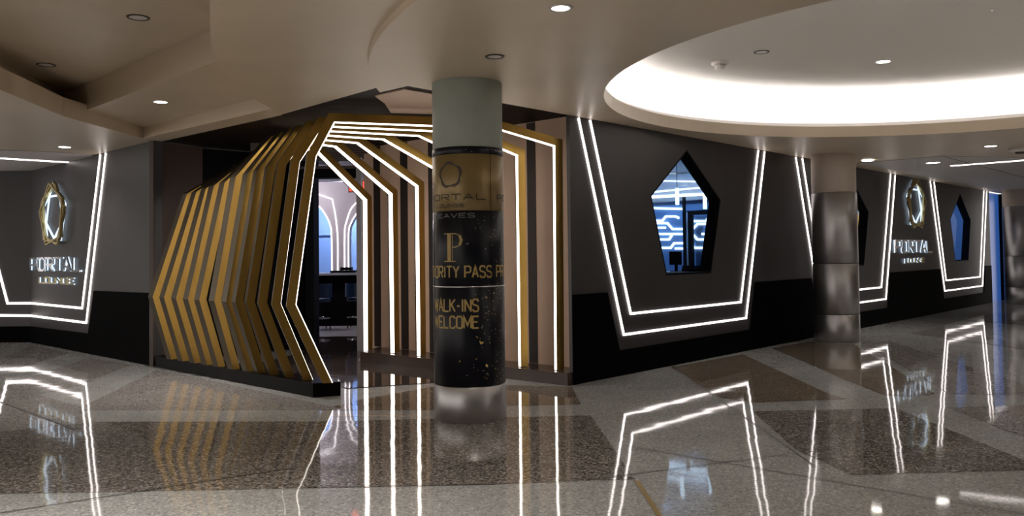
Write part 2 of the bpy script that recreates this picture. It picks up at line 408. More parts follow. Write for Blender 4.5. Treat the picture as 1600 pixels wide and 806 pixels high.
for k, (x, y0, y1) in enumerate([(221,245,345),(387,283,370)]):
    a_, b_ = z1(5.2, x, y0), z1(5.2, x, y1)
    bm = nb(); lathe(bm, (0,0), [(.035,b_[1]-a_[1]),(.035,.0)], 16); T = obj('pendant_light', bm, M_circuit); T.location = tuple(W(5.2, a_[0], a_[1]))
    b2 = nb(); lathe(b2, (0,0), [(.006,0),(.006,3.22-a_[1])], 8); obj('pendant_cord', b2, M_black, T)
    tag(T, ['left', 'right'][k]+' white tube pendant light hanging inside the nearest pentagon window', 'pendant light')
# black door frame, desk and monitor inside
n0, n1 = z1(6.9, 278, 500)[0], z1(6.9, 430, 500)[0]; zt_, zb_ = z1(6.9, 340, 378)[1], .05
T = empty('glass_partition', tuple(W(6.9, (n0+n1)/2, 0)))
bm = nb(); slab(bm, (0,0,0), RN, UP, RS, [(-(n0-n1)/2,zb_),((n0-n1)/2,zb_),((n0-n1)/2,zt_),(-(n0-n1)/2,zt_)], 0, .07, holes=[[(-(n0-n1)/2+.07,1.32),((n0-n1)/2-.13,1.32),((n0-n1)/2-.13,zt_-.09),(-(n0-n1)/2+.07,zt_-.09)]]); obj('frame', bm, M_black, T)
tag(T, 'black framed partition before the blue circuit wall in the nearest window', 'partition')
pn = z1(6.6, 266, 500)[0]
T = empty('dark_post', tuple(W(6.6, pn, 0))); bm = nb(); box(bm, (0,0,1.35), (.05,.05,2.7), pi/2-TH); obj('post', bm, M_black, T)
bm = nb(); box(bm, (.05,-.03,1.2), (.02,.02,2.4), pi/2-TH); obj('pale_edge', bm, M_stone, T); tag(T, 'thin dark post with pale edge between the circuit patterns', 'post')
def at_s(s_, x, y): return z1(s_, x, y)
dn, dz = z1(5.0, 262, 745)
T = empty('desk', tuple(W(5.0, dn, 0)), -TH)
bm = nb(); box(bm, (0,0,dz-.03), (2.4,.6,.06)); obj('desk_top', bm, M_stone, T)
bm = nb(); box(bm, (0,.05,(dz-.06)/2), (2.3,.5,dz-.06)); obj('desk_body', bm, M_black, T)
tag(T, 'pale topped reception desk at the bottom of the nearest pentagon window', 'desk')
mn, _ = z1(5.0, 212, 690)
T = empty('monitor', tuple(W(5.0, mn, dz)), -TH)
bm = nb(); box(bm, (0,0,.24), (.24,.03,.24)); obj('screen', bm, M_black, T)
bm = nb(); box(bm, (0,.02,.07), (.05,.03,.14)); box(bm, (0,.02,.006), (.18,.14,.012)); obj('stand', bm, M_black, T)
tag(T, 'black monitor standing on the desk inside the nearest window', 'monitor')
mn, _ = z1(5.0, 305, 720)
T = empty('telephone', tuple(W(5.0, mn, dz)), -TH)
bm = nb(); box(bm, (0,0,.03), (.26,.2,.06)); obj('base', bm, M_black, T)
bm = nb(); box(bm, (-.08,0,.085), (.06,.22,.05)); obj('handset', bm, M_black, T)
tag(T, 'low black desk phone right of the monitor inside the nearest window', 'telephone')
# room lights
area('room_light', tuple(W(5.6,2.7,3.1)), (1.5,1.5), 42, (.30,.58,1.0))
area('room_light', tuple(W(16.8,2.6,3.1)), (3.5,2.0), 110, (.34,.6,1.0))
area('room_light', tuple(W(10.5,2.4,3.1)), (3.5,2.0), 45, (1.0,.85,.6))
# lit wooden shelving behind the middle window
T = empty('display_shelf', tuple(W(13.35,1.9,0)), -TH)
M_sb = mat('shelf_brown', (.20,.08,.02), .5)
bm = nb(); box(bm, (0,.16,1.25), (2.4,.03,2.5)); obj('back_panel', bm, M_wood, T)
for z in (1.15,1.45,1.75,2.05):
    bm = nb(); box(bm, (0,0,z), (2.4,.3,.05)); obj('shelf', bm, M_sb, T)
for k in range(9):
    bm = nb(); box(bm, (-1.2+.3*k,0,1.1), (.05,.3,1.95)); obj('upright', bm, M_sb, T)
tag(T, 'golden wooden shelving seen in the window half hidden by the steel column', 'shelf')
area('room_light', tuple(W(12.4,1.7,3.1)), (.8,1.5), 30, (1.0,.85,.6))

# ------------------------------------------------------------------ far end of the right facade
bm = nb(); slab(bm, RO, RS, UP, RN, [(19.95,0),(21.55,0),(21.55,3.3),(19.95,3.3)], .12, .2); struct(obj('window_4', bm, mat('blue_opening_glow', (.02,.05,.12), .25, emit=(.06,.22,.8), es=.18)))  # glowing panel put in for the blue light of the opening
bm = nb(); slab(bm, RO, RS, UP, RN, [(21.6,0),(30,0),(30,ZC),(21.6,ZC)], .4, .5); struct(obj('wall_far_right', bm, M_wall))
bm = nb(); slab(bm, RO, RN, UP, RS, [(-.02,0),(.45,0),(.45,ZC),(-.02,ZC)], 21.55, 21.62); struct(obj('wall_far_return', bm, M_black))

# ------------------------------------------------------------------ left facade
bm = nb(); slab(bm, LO, LD, UP, LN, [(4.21,0),(9.83,0),(9.83,ZL),(4.21,ZL)], 0, .12); struct(obj('wall_left', bm, M_wall))
CL = Lw(9.83, 0)
bm = nb(); slab(bm, CL, (-1,0,0), UP, (0,1,0), [(0,0),(8,0),(8,ZL),(0,ZL)], 0, .12); struct(obj('wall_far_left', bm, M_wall))
bm = nb(); slab(bm, LO, LD, UP, LN, [(4.21,0),(9.83,0),(9.83,.31),(6.80,.34),(6.55,1.07),(4.21,1.085)], -.018, -.001); struct(obj('baseboard_left', bm, M_plinth))
bm = nb(); slab(bm, CL, (-1,0,0), UP, (0,1,0), [(0,0),(8,0),(8,.31),(0,.31)], -.018, -.001); struct(obj('baseboard_far_left', bm, M_plinth))
def led_left(wall_pts, far_pts, label):
    T = empty('light_line', tuple(CL))
    bm = nb(); strip(bm, LO-CL, LD, UP, LN, wall_pts, .034, -.014, -.0005); obj('light_bar', bm, M_ledw, T)
    bm = nb(); strip(bm, (0,0,0), (-1,0,0), UP, (0,1,0), far_pts, .040, -.014, -.0005); obj('light_bar', bm, M_ledw, T)
    tag(T, label, 'light strip', 'light lines on the left facade')
led_left([(6.302,ZL-.014),(7.10,.757),(9.82,.757)], [(0,.757),(.45,.76),(1.15,ZL-.014)], 'white inner light line folding round the corner of the left facade')
led_left([(6.068,ZL-.014),(6.905,.516),(9.82,.514)], [(0,.514),(.72,.53),(1.45,ZL-.014)], 'white outer light line folding round the corner of the left facade')
# small camera on the wall top
T = tag(obj('wall_sensor', box(nb(), tuple(Lw(4.45,.03,3.22)), (.16,.06,.07), 2.38), M_dark), 'small dark sensor box at the top right of the left facade', 'sensor')
bm = nb(); box(bm, (7,-5.6,1.95), (24,.2,3.9)); struct(obj('wall_back_added', bm, mat('added_back_wall_brown', (.07,.06,.05), .6)))  # unseen wall added behind the camera to darken reflections in the gold
bm = nb(); box(bm, (25,13,1.95), (.2,36,3.9)); struct(obj('wall_end_right', bm, mat('end_wall_beige', (.22,.18,.15), .6)))
# brown return and dark walls behind the fins
def vwall(name, a, b, z0, z1, m, t=.08):
    a = np.array(a, float); b = np.array(b, float); d = (b-a)/np.linalg.norm(b-a); n = np.array([-d[1], d[0]])*t
    bm = nb(); prism(bm, [tuple(a), tuple(b), tuple(b+n), tuple(a+n)], z0, z1); return struct(obj(name, bm, m))
c0 = Lw(4.2, -.02)[:2]
vwall('wall_left_return', c0, (-4.93,13.25), 0, 3.36, M_brown)
vwall('wall_left_recess', (-4.98,13.30), (-3.62,14.62), 0, 3.36, M_black)
vwall('wall_left_jamb', (-3.60,14.5), (-3.46,14.5), 0, 3.6, M_black, .4)

# ------------------------------------------------------------------ portal: platforms, inner wall
bm = nb(); prism(bm, [tuple(Lw(0,0)[:2]), (-1.99,9.61), (-5.02,12.66), tuple(Lw(4.16,0)[:2])], 0, .16)
tag(obj('portal_platform', bm, M_platform), 'low black platform carrying the slanting feet of the left gold fins', 'platform', 'portal platforms')
pr = [tuple(W(-.10,0.0)[:2]), tuple(W(-.24,3.93)[:2]), tuple(W(.34,4.2)[:2]), tuple(W(.34,.055)[:2]), tuple(W(-.004,.055)[:2]), tuple(W(-.004,.0)[:2])]
bm = nb(); prism(bm, pr, 0, .15)
tag(obj('portal_platform', bm, mat('platform_brown', (.05,.03,.024), .25)), 'long low dark brown platform under the right legs of the gold portal', 'platform', 'portal platforms')
bm = nb(); slab(bm, RO, RN, UP, RS, [(.055,0),(4.6,0),(4.6,3.365),(.055,3.365)], .36, .50); struct(obj('wall_portal_right', bm, M_mauve))
M_legshade = mat('leg_shadow_dark', (.016,.009,.007), .6)  # shadow beside each right leg, put on the wall as dark strips
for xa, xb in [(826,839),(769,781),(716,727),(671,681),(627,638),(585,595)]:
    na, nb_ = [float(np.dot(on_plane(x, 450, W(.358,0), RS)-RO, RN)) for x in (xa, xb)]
    bm = nb(); slab(bm, RO, RN, UP, RS, [(nb_,.152),(na,.152),(na,3.355),(nb_,3.355)], .352, .3605); struct(obj('leg_shadow_strip', bm, M_legshade))

# ------------------------------------------------------------------ portal frames
FXp = [519,489,460.6,436,415.5,398,375,352,334,315,296,278]
LFt = [on_z(x, 560.5+.1556*(x-278), .16) for x in FXp]
RFt = [on_z(*p, .16) for p in [(870,578),(814,572.5),(760,567),(708,561.5),(657,556),(616.5,551.5),(575,547.5)]]
PROF = [  # shoulder_l, top_l, top_r, shoulder_r (distance along the frame from the left foot, height)
 [(-.17,2.74),(.04,3.15),(1.97,3.15),(2.75,2.95)], [(-.14,2.71),(.13,3.15),(1.87,3.15),(2.61,2.88)],
 [(-.09,2.70),(.21,3.15),(1.60,3.15),(2.50,2.79)], [(-.04,2.67),(.30,3.15),(1.41,3.15),(2.40,2.68)],
 [(-.01,2.65),(.38,3.15),(1.34,3.15),(2.32,2.60)], [(.0,2.62),(.45,3.15),(1.29,3.14),(2.30,2.52)],
 [(.03,2.60),(.56,3.15),(1.33,3.13),(2.31,2.46)]]
KN = [(-.40,1.06),(-.36,1.06),(-.32,1.06),(-.29,1.06),(-.29,1.06),(-.29,1.06),(-.28,1.06)]
ordn = ['first and foremost', 'second from the front', 'third from the front', 'fourth from the front', 'fifth from the front', 'sixth from the front', 'rearmost']
WF, DP = .098, .12
def offset_path(P, w):
    """outer side (left of travel) of a polyline, end points kept on their own height"""
    Lf, _ = ribbon(P, w)
    for e, j in ((0, 1), (-1, -2)):
        d = np.array(P[e], float)-np.array(P[j], float)
        if abs(P[e][1]-.16) < .01:
            t = (P[e][1]-Lf[e][1])/d[1]; Lf[e] = Lf[e]+d*t
    return Lf
def band(bm, U, B, inner, outer, d0, d1, mf=0, ms=0):
    D0 = d0 if isinstance(d0, list) else [d0]*len(inner); D1 = d1 if isinstance(d1, list) else [d1]*len(inner)
    """solid between two polylines on the plane (U, up), from depth d0 to d1 along B"""
    rows = []
    for a, b, da, db in zip(inner, outer, D0, D1):
        rows.append([bm.verts.new(U*q[0]+UP*q[1]+B*d) for d in (da, db) for q in (a, b)])
    for a, b in zip(rows, rows[1:]):
        bm.faces.new((a[0],a[1],b[1],b[0])).material_index = mf
        bm.faces.new((a[2],b[2],b[3],a[3])).material_index = ms
        bm.faces.new((a[0],b[0],b[2],a[2])).material_index = ms
        bm.faces.new((a[1],a[3],b[3],b[1])).material_index = ms
    for r in (rows[0], rows[-1]): bm.faces.new((r[0],r[2],r[3],r[1])).material_index = ms
def portal_frame(i, path, ang, led=True, label='', group=''):
    u = np.array([cos(ang), sin(ang), 0]); b = np.array([-sin(ang), cos(ang), 0])
    lf = LFt[i]; T = empty('portal_arch' if led else 'portal_fin', (lf[0], lf[1], .16))
    P = [(x, z) for x, z in path]; Q = offset_path(P, WF)
    sh = lambda L: [np.array([q[0], q[1]-.16]) for q in L]
    bm = nb(); band(bm, u, b, sh(P), sh(Q), 0, DP, 0, 1); obj('frame_body', bm, [M_gold, M_goldside], T)
    if led:
        Pi = [np.array(p, float) for p in P]
        nL = 4   # left leg points: foot, knee, shoulder, top-left
        prj = [(.008,.003,.002,.002,.002,.002,.002)[i]]*3+[.014]*(len(P)-3)
        In = ribbon(P, 1.0)[1]
        inn = []
        for k, p in enumerate(Pi):
            v = In[k]-p
            q = p+v*prj[k]
            if k in (0, len(P)-1): q = np.array([p[0]+(prj[k] if k == 0 else -prj[k]), p[1]])
            inn.append(q)
        bm = nb(); wl = .040+.0055*i; d_l = .004 if i < 1 else (.012 if i < 2 else .045)
        band(bm, u, b, sh(inn), sh(P), [d_l]*3+[.004]*(len(P)-3), [d_l+wl]*3+[.004+wl*.8]*2+[.004+wl]*(len(P)-5)); obj('light_strip', bm, M_led, T)
    tag(T, label, 'portal arch' if led else 'portal fin', group)
    return T
for i in range(7):
    d = RFt[i]-LFt[i]; ang = atan2(d[1], d[0]); L = np.linalg.norm(d)
    path = [(0,.16), KN[i]]+PROF[i]+[(L,.16)]
    portal_frame(i, path, ang, True, 'angular gold portal frame edged with white light, %s of the row' % ordn[i], 'gold portal frames with light strips')
fl = ['nearest to the lit frames', 'second beyond the lit frames', 'middle one of the five', 'last but one towards the dark wall', 'farthest left, next to the dark wall']
for k in range(5):
    i = 7+k; an = radians(53); u_ = np.array([cos(an), sin(an), 0]); n_ = np.array([sin(an), -cos(an), 0])
    def uz(x, y):
        q = on_plane(x, y, LFt[i], n_); return (float(np.dot(q-LFt[i], u_)), float(q[2]))
    s1 = [(360,292),(343,297),(330,302),(315,307),(300,310)][k]; s2 = [(427,230),(412,243),(394,256),(380,264),(372,270)][k]
    portal_frame(i, [(0,.16),(-.28,1.06),uz(*s1),uz(*s2)], an, False,
                 'unlit bent gold fin, %s' % fl[k], 'unlit gold fins at the left')

# ------------------------------------------------------------------ lounge seen through the portal
vwall('wall_lounge_left', (-3.9,14.7), (-6.2,20.5), 0, 3.5, M_black)
vwall('wall_lounge_right', (-2.55,21.2), (-2.62,14.0), 0, 3.5, M_grey)
AY = 20.0
def ap(x, y, yy=AY):
    p = on_plane(x, y, (0,yy,0), (0,1,0)); return (float(p[0]), float(p[2]))
# arch wall: pier and two openings
def curve_pts(P, n=6):
    out = []
    for k in range(len(P)-1):
        p0 = P[max(k-1,0)]; p1 = P[k]; p2 = P[k+1]; p3 = P[min(k+2,len(P)-1)]
        for j in range(n):
            t = j/n
            out.append(tuple(.5*((2*p1[c])+(-p0[c]+p2[c])*t+(2*p0[c]-5*p1[c]+4*p2[c]-p3[c])*t*t+(-p0[c]+3*p1[c]-3*p2[c]+p3[c])*t**3) for c in (0,1)))
    return out+[tuple(P[-1])]
la = curve_pts([ap(*p) for p in [(478,311),(487,315),(500,324),(510,338),(516,352),(518,368),(519,430)]])
ra = curve_pts([ap(*p) for p in [(545,430),(545,365),(549,348),(558,333),(566,325),(580,318)]])
zt = ap(530,284)[1]
poly = [(ap(455,0)[0], zt)] + [(ap(455,0)[0], la[0][1]+.05)] + la[:-1] + [(la[-1][0],0),(ra[0][0],0)] + ra[1:] + [(ap(600,0)[0], ra[-1][1]+.05),(ap(600,0)[0], zt)]
bm = nb(); slab(bm, (0,AY,0), (1,0,0), UP, (0,1,0), poly, 0, .35); struct(obj('wall_lounge_arch', bm, M_grey))
lines = [('left arch inner', la), ('left arch outer', [ap(*p) for p in [(478,297),(519,311)]]+curve_pts([ap(*p) for p in [(519.5,312),(524,335),(527,360),(528,380),(528,430)]])),
         ('right arch outer', curve_pts([ap(*p) for p in [(538.5,430),(538.5,365),(542,345),(549,326),(560,314)]])+[ap(575,309)]), ('right arch inner', ra)]
for nm, P in lines:
    bm = nb(); strip(bm, (0,AY,0), (1,0,0), UP, (0,1,0), P, .024, -.02, -.002)
    tag(obj('arch_light_line', bm, mat('led_arch', (1,1,1), .5, emit=(1,.95,.97), es=1.4)), 'thin white light line tracing the %s edge inside the lounge' % nm, 'light strip', 'arch light lines in the lounge')
bm = nb(); box(bm, (-4.2,22.6,1.75), (6,.1,3.5)); struct(obj('wall_lounge_back', bm, M_bluewall))
bm = nb(); prism(bm, [(-7,14.9),(-2.5,14.9),(-2.5,22.7),(-7,22.7)], 3.42, 3.5); struct(obj('ceiling', bm, M_grey))
T = empty('glass_door', (ap(503,400,22.4)[0]+.05,22.45,0))
bm = nb(); box(bm, (0,0,1.05), (.62,.03,2.1)); obj('door_panel', bm, M_bluedoor, T)
bm = nb(); box(bm, (-.36,0,1.12), (.05,.08,2.24)); box(bm, (.0,0,2.2), (.77,.08,.06)); obj('door_frame', bm, M_bluewall, T)
tag(T, 'pale blue glass door seen through the left lounge arch', 'door')
area('room_light', (-4.3,21.5,3.2), (2.6,1.2), 130, (.62,.72,1.0))
area('room_light', (-4.95,18.6,3.2), (2.0,1.2), 60, (.95,.88,1.0))
# counter
cx0, cx1 = ap(498,430,19.2)[0], ap(600,430,19.2)[0]
T = empty('reception_counter', ((cx0+cx1)/2, 19.3, 0))
bm = nb(); box(bm, (0,.15,.58), (cx1-cx0,.5,1.16)); obj('counter_body', bm, M_black, T)
bm = nb(); box(bm, (0,.12,1.19), (cx1-cx0+.5,.62,.05)); obj('counter_top', bm, M_stone, T)
tag(T, 'black reception counter with pale top inside the lounge', 'counter')
T = empty('desk_equipment', (ap(537,422,19.3)[0], 19.35, 1.217))
bm = nb(); prism(bm, [(-.30,-.12),(.28,-.12),(.28,.12),(-.30,.12)], 0, .05); obj('tray', bm, M_black, T)
bm = nb(); box(bm, (.06,0,.09), (.26,.18,.07)); obj('device', bm, M_black, T)
tag(T, 'low black equipment lying on top of the lounge counter', 'equipment')
bm = nb(); prism(bm, [(-5.2,16.6),(-2.75,16.6),(-2.75,19.1),(-5.2,19.1)], .002, .006); struct(obj('floor_inlay', bm, mat('lounge_floor_grey', (.34,.33,.33), .35)))
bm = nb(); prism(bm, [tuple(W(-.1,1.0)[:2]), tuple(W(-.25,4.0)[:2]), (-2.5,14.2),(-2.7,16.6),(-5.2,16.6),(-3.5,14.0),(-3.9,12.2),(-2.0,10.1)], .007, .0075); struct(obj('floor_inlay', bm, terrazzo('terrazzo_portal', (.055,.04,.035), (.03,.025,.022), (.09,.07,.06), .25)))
def stool(x, y, rz, label):
    T = empty('bar_stool', (x, y, 0), rz)
    bm = nb(); lathe(bm, (0,0), [(.02,.60),(.20,.60),(.22,.63),(.21,.68),(.02,.69)], 28); obj('seat', bm, M_stool, T)
    bm = nb(); U = (1,0,0)
    pts = [(.235*cos(radians(a)), .235*sin(radians(a))) for a in range(-160,-19,10)]
    strip(bm, (0,0,0), (1,0,0), (0,1,0), (0,0,1), pts, .035, .70, 1.0); obj('backrest', bm, M_stool, T)
    for k in range(4):
        a = pi/4+k*pi/2; bm = nb()
        vs = []
        for zz, rr in ((0,.24),(.61,.14)):
            for q in range(6): vs.append(bm.verts.new((rr*cos(a)+.012*cos(q*pi/3), rr*sin(a)+.012*sin(q*pi/3), zz)))
        for q in range(6): bm.faces.new((vs[q], vs[(q+1) % 6], vs[6+(q+1) % 6], vs[6+q]))
        bm.faces.new(vs[:6]); bm.faces.new(vs[6:]); obj('leg', bm, M_black, T)
    bm = nb(); lathe(bm, (0,0), [(.195,.24),(.215,.24),(.215,.26),(.195,.26),(.195,.24)], 24, cap=False); obj('foot_ring', bm, M_chrome, T)
    tag(T, label, 'stool', 'blue stools at the lounge counter')
stool(ap(557,450,18.55)[0], 18.55, 0, 'dark blue rounded stool standing before the middle of the lounge counter')
stool(ap(501,450,18.3)[0], 18.3, .5, 'dark blue stool at the left end of the lounge counter')
# door header, exit sign, dark slats
T = empty('door_header', (-3.0,14.45,2.95))
bm = nb(); box(bm, (0,0,.08), (1.35,.25,.16)); obj('header_beam', bm, M_black, T)
bm = nb(); box(bm, (0,-.1,.185), (1.35,.06,.05)); obj('header_trim', bm, M_brown, T)
tag(T, 'black header beam with pale trim over the lounge entrance behind the rearmost frame', 'beam')
ex = on_plane(558,291,(0,14.2,0),(0,1,0))
T = empty('exit_sign', tuple(ex))
bm = nb(); box(bm, (0,.03,0), (.30,.05,.20)); obj('housing', bm, M_dark, T)
bm = nb(); box(bm, (0,0,0), (.27,.008,.17)); obj('lit_face', bm, M_red, T)
bm = nb(); box(bm, (0,.03,.30), (.02,.02,.40)); obj('bracket', bm, M_dark, T)
tag(T, 'small glowing red exit sign by the lounge entrance header', 'sign')
for k in range(6):
    bm = nb(); box(bm, (-3.1+.06*k,13.0+.28*k,3.31), (1.9,.05,.12), radians(8))
    tag(obj('ceiling_slat', bm, M_brown), 'brown wooden slat in the dark ceiling above the lounge entrance', 'slat', 'dark ceiling slats over the lounge entrance')

# ------------------------------------------------------------------ stroke lettering
GL = {
 'P': [[(0,0),(0,1),(.8,1),(1,.88),(1,.56),(.8,.45),(.1,.45)]],
 'R': [[(0,0),(0,1),(.8,1),(1,.88),(1,.58),(.8,.48),(.1,.48)], [(.5,.46),(1,0)]],
 'O': [[(.2,0),(0,.15),(0,.85),(.2,1),(.8,1),(1,.85),(1,.15),(.8,0),(.2,0)]],
 'T': [[(-.05,1),(1.05,1)], [(.5,.95),(.5,0)]],
 'A': [[(0,0),(.5,1),(1,0)], [(.2,.32),(.8,.32)]],
 'L': [[(0,1),(0,0),(1,0)]],
 'U': [[(0,1),(0,.15),(.2,0),(.8,0),(1,.15),(1,1)]],
 'N': [[(0,0),(0,1)], [(0,.97),(1,.03)], [(1,0),(1,1)]],
 'G': [[(1,.85),(.8,1),(.2,1),(0,.85),(0,.15),(.2,0),(.8,0),(1,.15),(1,.48),(.55,.48)]],
 'E': [[(1,1),(0,1),(0,0),(1,0)], [(.05,.52),(.8,.52)]],
 'I': [[(.5,0),(.5,1)]],
 'Y': [[(0,1),(.5,.5),(1,1)], [(.5,.5),(.5,0)]],
 'S': [[(1,.82),(.8,1),(.2,1),(0,.85),(0,.66),(.2,.55),(.8,.46),(1,.34),(1,.15),(.8,0),(.2,0),(0,.18)]],
 'W': [[(0,1),(.25,0),(.5,.85),(.75,0),(1,1)]],
 'K': [[(0,0),(0,1)], [(1,1),(.05,.45)], [(.3,.6),(1,0)]],
 'C': [[(1,.82),(.8,1),(.2,1),(0,.85),(0,.15),(.2,0),(.8,0),(1,.18)]],
 'M': [[(0,0),(0,1),(.5,.25),(1,1),(1,0)]],
 'V': [[(0,1),(.5,0),(1,1)]],
 '-': [[(.1,.45),(.9,.45)]],
}
WID = {'I':.3, 'W':1.35, 'M':1.25, '-':.6}
def layout(text, x0, lw, gap, space):
    """list of (char, x, width)"""
    out = []; x = x0
    for c in text:
        if c == ' ': x += space; continue
        ww = lw*WID.get(c, 1); out.append((c, x, ww)); x += ww+gap
    return out, x-gap
def letter_strokes(c, x, ww, h, z):
    return [[(x+p[0]*ww, z+p[1]*h) for p in s] for s in GL[c]]
# letters on a flat wall: each letter is a child
def wall_text(name, text, O, U, N, s0, s1, z, h, th, depth, mats, label, wf=.82):
    flip = U is LD
    L = abs(s1-s0); n = len(text); tot = sum(WID.get(c,1) for c in text); gapf = .22
    lw = L/(tot+gapf*(n-1))
    lay, _ = layout(text, 0, lw, lw*gapf, 0)
    start = O+U*s0; D = -U if s1 < s0 else U
    T = empty(name, tuple(start+UP*z))
    for c, x, ww in lay:
        bm = nb()
        for k, s in enumerate(letter_strokes(c, x, ww, h, 0)):
            strip(bm, (0,0,0), D, UP, N, s, th, -depth*.8-.0015*k, -.035-.0006*k, mi=0)
        lo_ = obj('letter', bm, mats[0], T)
        b2 = nb()
        for s in letter_strokes(c, x, ww, h, 0): strip(b2, (0,0,0), D, UP, N, s, th*.7, -.034, -.010)
        obj('letter_backlight', b2, mats[1], lo_)
    tag(T, label, 'sign')
def emblem(name, O, U, N, s, z, r, label):
    T = empty(name, tuple(O+U*s+UP*z))
    for k in range(4):
        rot = radians(79+k*9); rr = r*(1-.035*(k % 2))
        pts = [(rr*1.02*cos(rot+2*pi*j/5), rr*.96*sin(rot+2*pi*j/5)) for j in range(5)]
        bm = nb(); strip(bm, (0,0,0), U, UP, N, pts, .030, -.10+.006*k, -.045+.002*k, closed=True); obj('emblem_ring', bm, M_signgold, T)
    for rr, off in ((r*.97, 0), (r*.74, 36)):
        pts = [(rr*cos(radians(90+off)+2*pi*j/5), rr*.95*sin(radians(90+off)+2*pi*j/5)) for j in range(5)]
        bm = nb(); strip(bm, (0,0,0), U, UP, N, pts, .035, -.044, -.02, closed=True); obj('emblem_backlight', bm, M_signglow, T)
    tag(T, label, 'emblem')
M_sg2 = [M_chrome, M_signglow]
emblem('wall_emblem', RO, RS, RN, 12.97, 2.66, .63, 'gold emblem of turned pentagon rings with cold backlight on the right facade')
wall_text('wall_lettering', 'PORTAL', RO, RS, RN, 11.50, 14.12, 1.53, .27, .040, .07, M_sg2, 'backlit metal PORTAL lettering on the right facade under the emblem')
wall_text('wall_lettering', 'LOUNGE', RO, RS, RN, 12.15, 13.55, 1.29, .10, .024, .06, [M_signgold, M_signglow], 'small gold LOUNGE lettering on the right facade')
emblem('wall_emblem', LO, LD, LN, 8.42, 2.42, .62, 'gold emblem of turned pentagon rings with cold backlight on the left facade')
wall_text('wall_lettering', 'PORTAL', LO, LD, LN, 9.72, 7.08, 1.40, .23, .036, .07, M_sg2, 'backlit metal PORTAL lettering on the left facade under the emblem')
wall_text('wall_lettering', 'LOUNGE', LO, LD, LN, 9.22, 7.42, 1.165, .105, .026, .06, [M_signgold, M_signglow], 'small gold LOUNGE lettering on the left facade')

# ------------------------------------------------------------------ printed column
CCx, CCy, CRr = -.432, 8.25, .352
col = empty('column', (CCx, CCy, 0))
def cyl(name, z0, z1, r, m, parent, bev=.004):
    bm = nb(); lathe(bm, (0,0), [(r-bev,z0),(r,z0+bev),(r,z1-bev),(r-bev,z1)], 96); return obj(name, bm, m, parent)
cyl('steel_base', 0, .345, CRr+.004, M_steel, col)
cyl('wrap_panel', .347, 1.288, CRr, M_navy, col)
cyl('trim_ring', 1.288, 1.300, CRr+.003, M_chrome, col, .002)
cyl('wrap_panel', 1.300, 2.02, CRr, M_navy, col)
gp = cyl('gold_panel', 2.02, 2.565, CRr, M_wgold, col); 
cyl('wrap_panel', 2.565, 2.635, CRr, M_navy, col)
cyl('painted_shaft', 2.636, ZC, CRr-.004, M_paint, col)
tag(col, 'round column wrapped in navy and gold print before the portal', 'column')
th0 = atan2(0-CCy, 0-CCx)            # towards the camera
def on_cyl(bm, strokes, th, lift=.0022):
    """bend 2D strokes (arc length, height) onto the printed column"""
    for kk, S in enumerate(strokes):
        P = []
        for a, b in zip(S, S[1:]):
            n = max(1, int(ceil(hypot(b[0]-a[0], b[1]-a[1])/.025)))
            P += [(a[0]+(b[0]-a[0])*j/n, a[1]+(b[1]-a[1])*j/n) for j in range(n)]
        P.append(S[-1]); Lf, Rt = ribbon(P, th/2)
        r = CRr+lift+.0004*kk; rows = []
        for l, q in zip(Lf, Rt):
            rows.append([bm.verts.new((r*cos(th0+v[0]/CRr), r*sin(th0+v[0]/CRr), v[1])) for v in (l, q)])
        for a, b in zip(rows, rows[1:]): bm.faces.new((a[0],b[0],b[1],a[1]))
def ctext(text, x0, x1, z, h, th, m, gapf=.3, space=.6):
    tot = sum(WID.get(c,1) for c in text if c != ' '); n = len(text.replace(' ','')); sp = text.count(' ')
    lw = (x1-x0)/(tot+gapf*(n-1)+sp*space)
    lay, _ = layout(text, x0, lw, lw*gapf, lw*space)
    for c, x, ww in lay:
        bm = nb(); on_cyl(bm, letter_strokes(c, x, ww, h, z), th); obj('printed_letter', bm, m, col)
ctext('PRIORITY PASS', -.58, .232, 1.385, .105, .0150, M_tgold, .34, .75)
ctext('PRIORITY', .300, .80, 1.385, .105, .0150, M_tgold, .34)
ctext('WALK-INS', -.425, .087, 1.062, .115, .0155, M_tgold, .30)
ctext('WELCOME', -.425, .087, .905, .110, .0155, M_tgold, .30)
ctext('PORTAL', -.53, .172, 2.125, .052, .010, M_tblack, .32)
ctext('PORTAL', .325, .98, 2.125, .052, .010, M_tblack, .32)
ctext('LOUNGE', -.37, -.035, 2.055, .028, .006, M_tblack, .35)
ctext('TEAVES', -.42, .060, 1.955, .038, .007, M_tdim, .30)
bm = nb()    # the serif P
on_cyl(bm, [[(-.195,1.535),(-.195,1.805)]], .040); on_cyl(bm, [[(-.160,1.535),(-.160,1.805)]], .006)
on_cyl(bm, [[(-.255,1.538),(-.125,1.538)],[(-.255,1.802),(-.13,1.802),(-.085,1.785),(-.062,1.740),(-.085,1.690),(-.13,1.673),(-.16,1.673)]], .009, .0026)
on_cyl(bm, [[(-.085,1.782),(-.070,1.740),(-.085,1.694)]], .026, .003)
obj('printed_letter', bm, M_tgold, col)
for k in range(4):
    rot = radians(82+9*k); rr = .130*(1-.03*(k % 2)); bm = nb()
    P = [(-.185+rr*cos(rot+2*pi*j/5)*1.02, 2.365+rr*sin(rot+2*pi*j/5)) for j in range(6)]
    on_cyl(bm, [P], .0075, .002+.0004*k); obj('printed_emblem_ring', bm, M_tblack, col)
def dots(name, m, pts, kind=None):
    bm = nb()
    for x, z, r in pts:
        R_ = CRr+.0028; vs = [bm.verts.new((R_*cos(th0+(x+r*cos(a))/CRr), R_*sin(th0+(x+r*cos(a))/CRr), z+r*sin(a))) for a in [2*pi*j/7 for j in range(7)]]
        bm.faces.new(vs)
    o = obj(name, bm, m, col); o['kind'] = 'stuff'
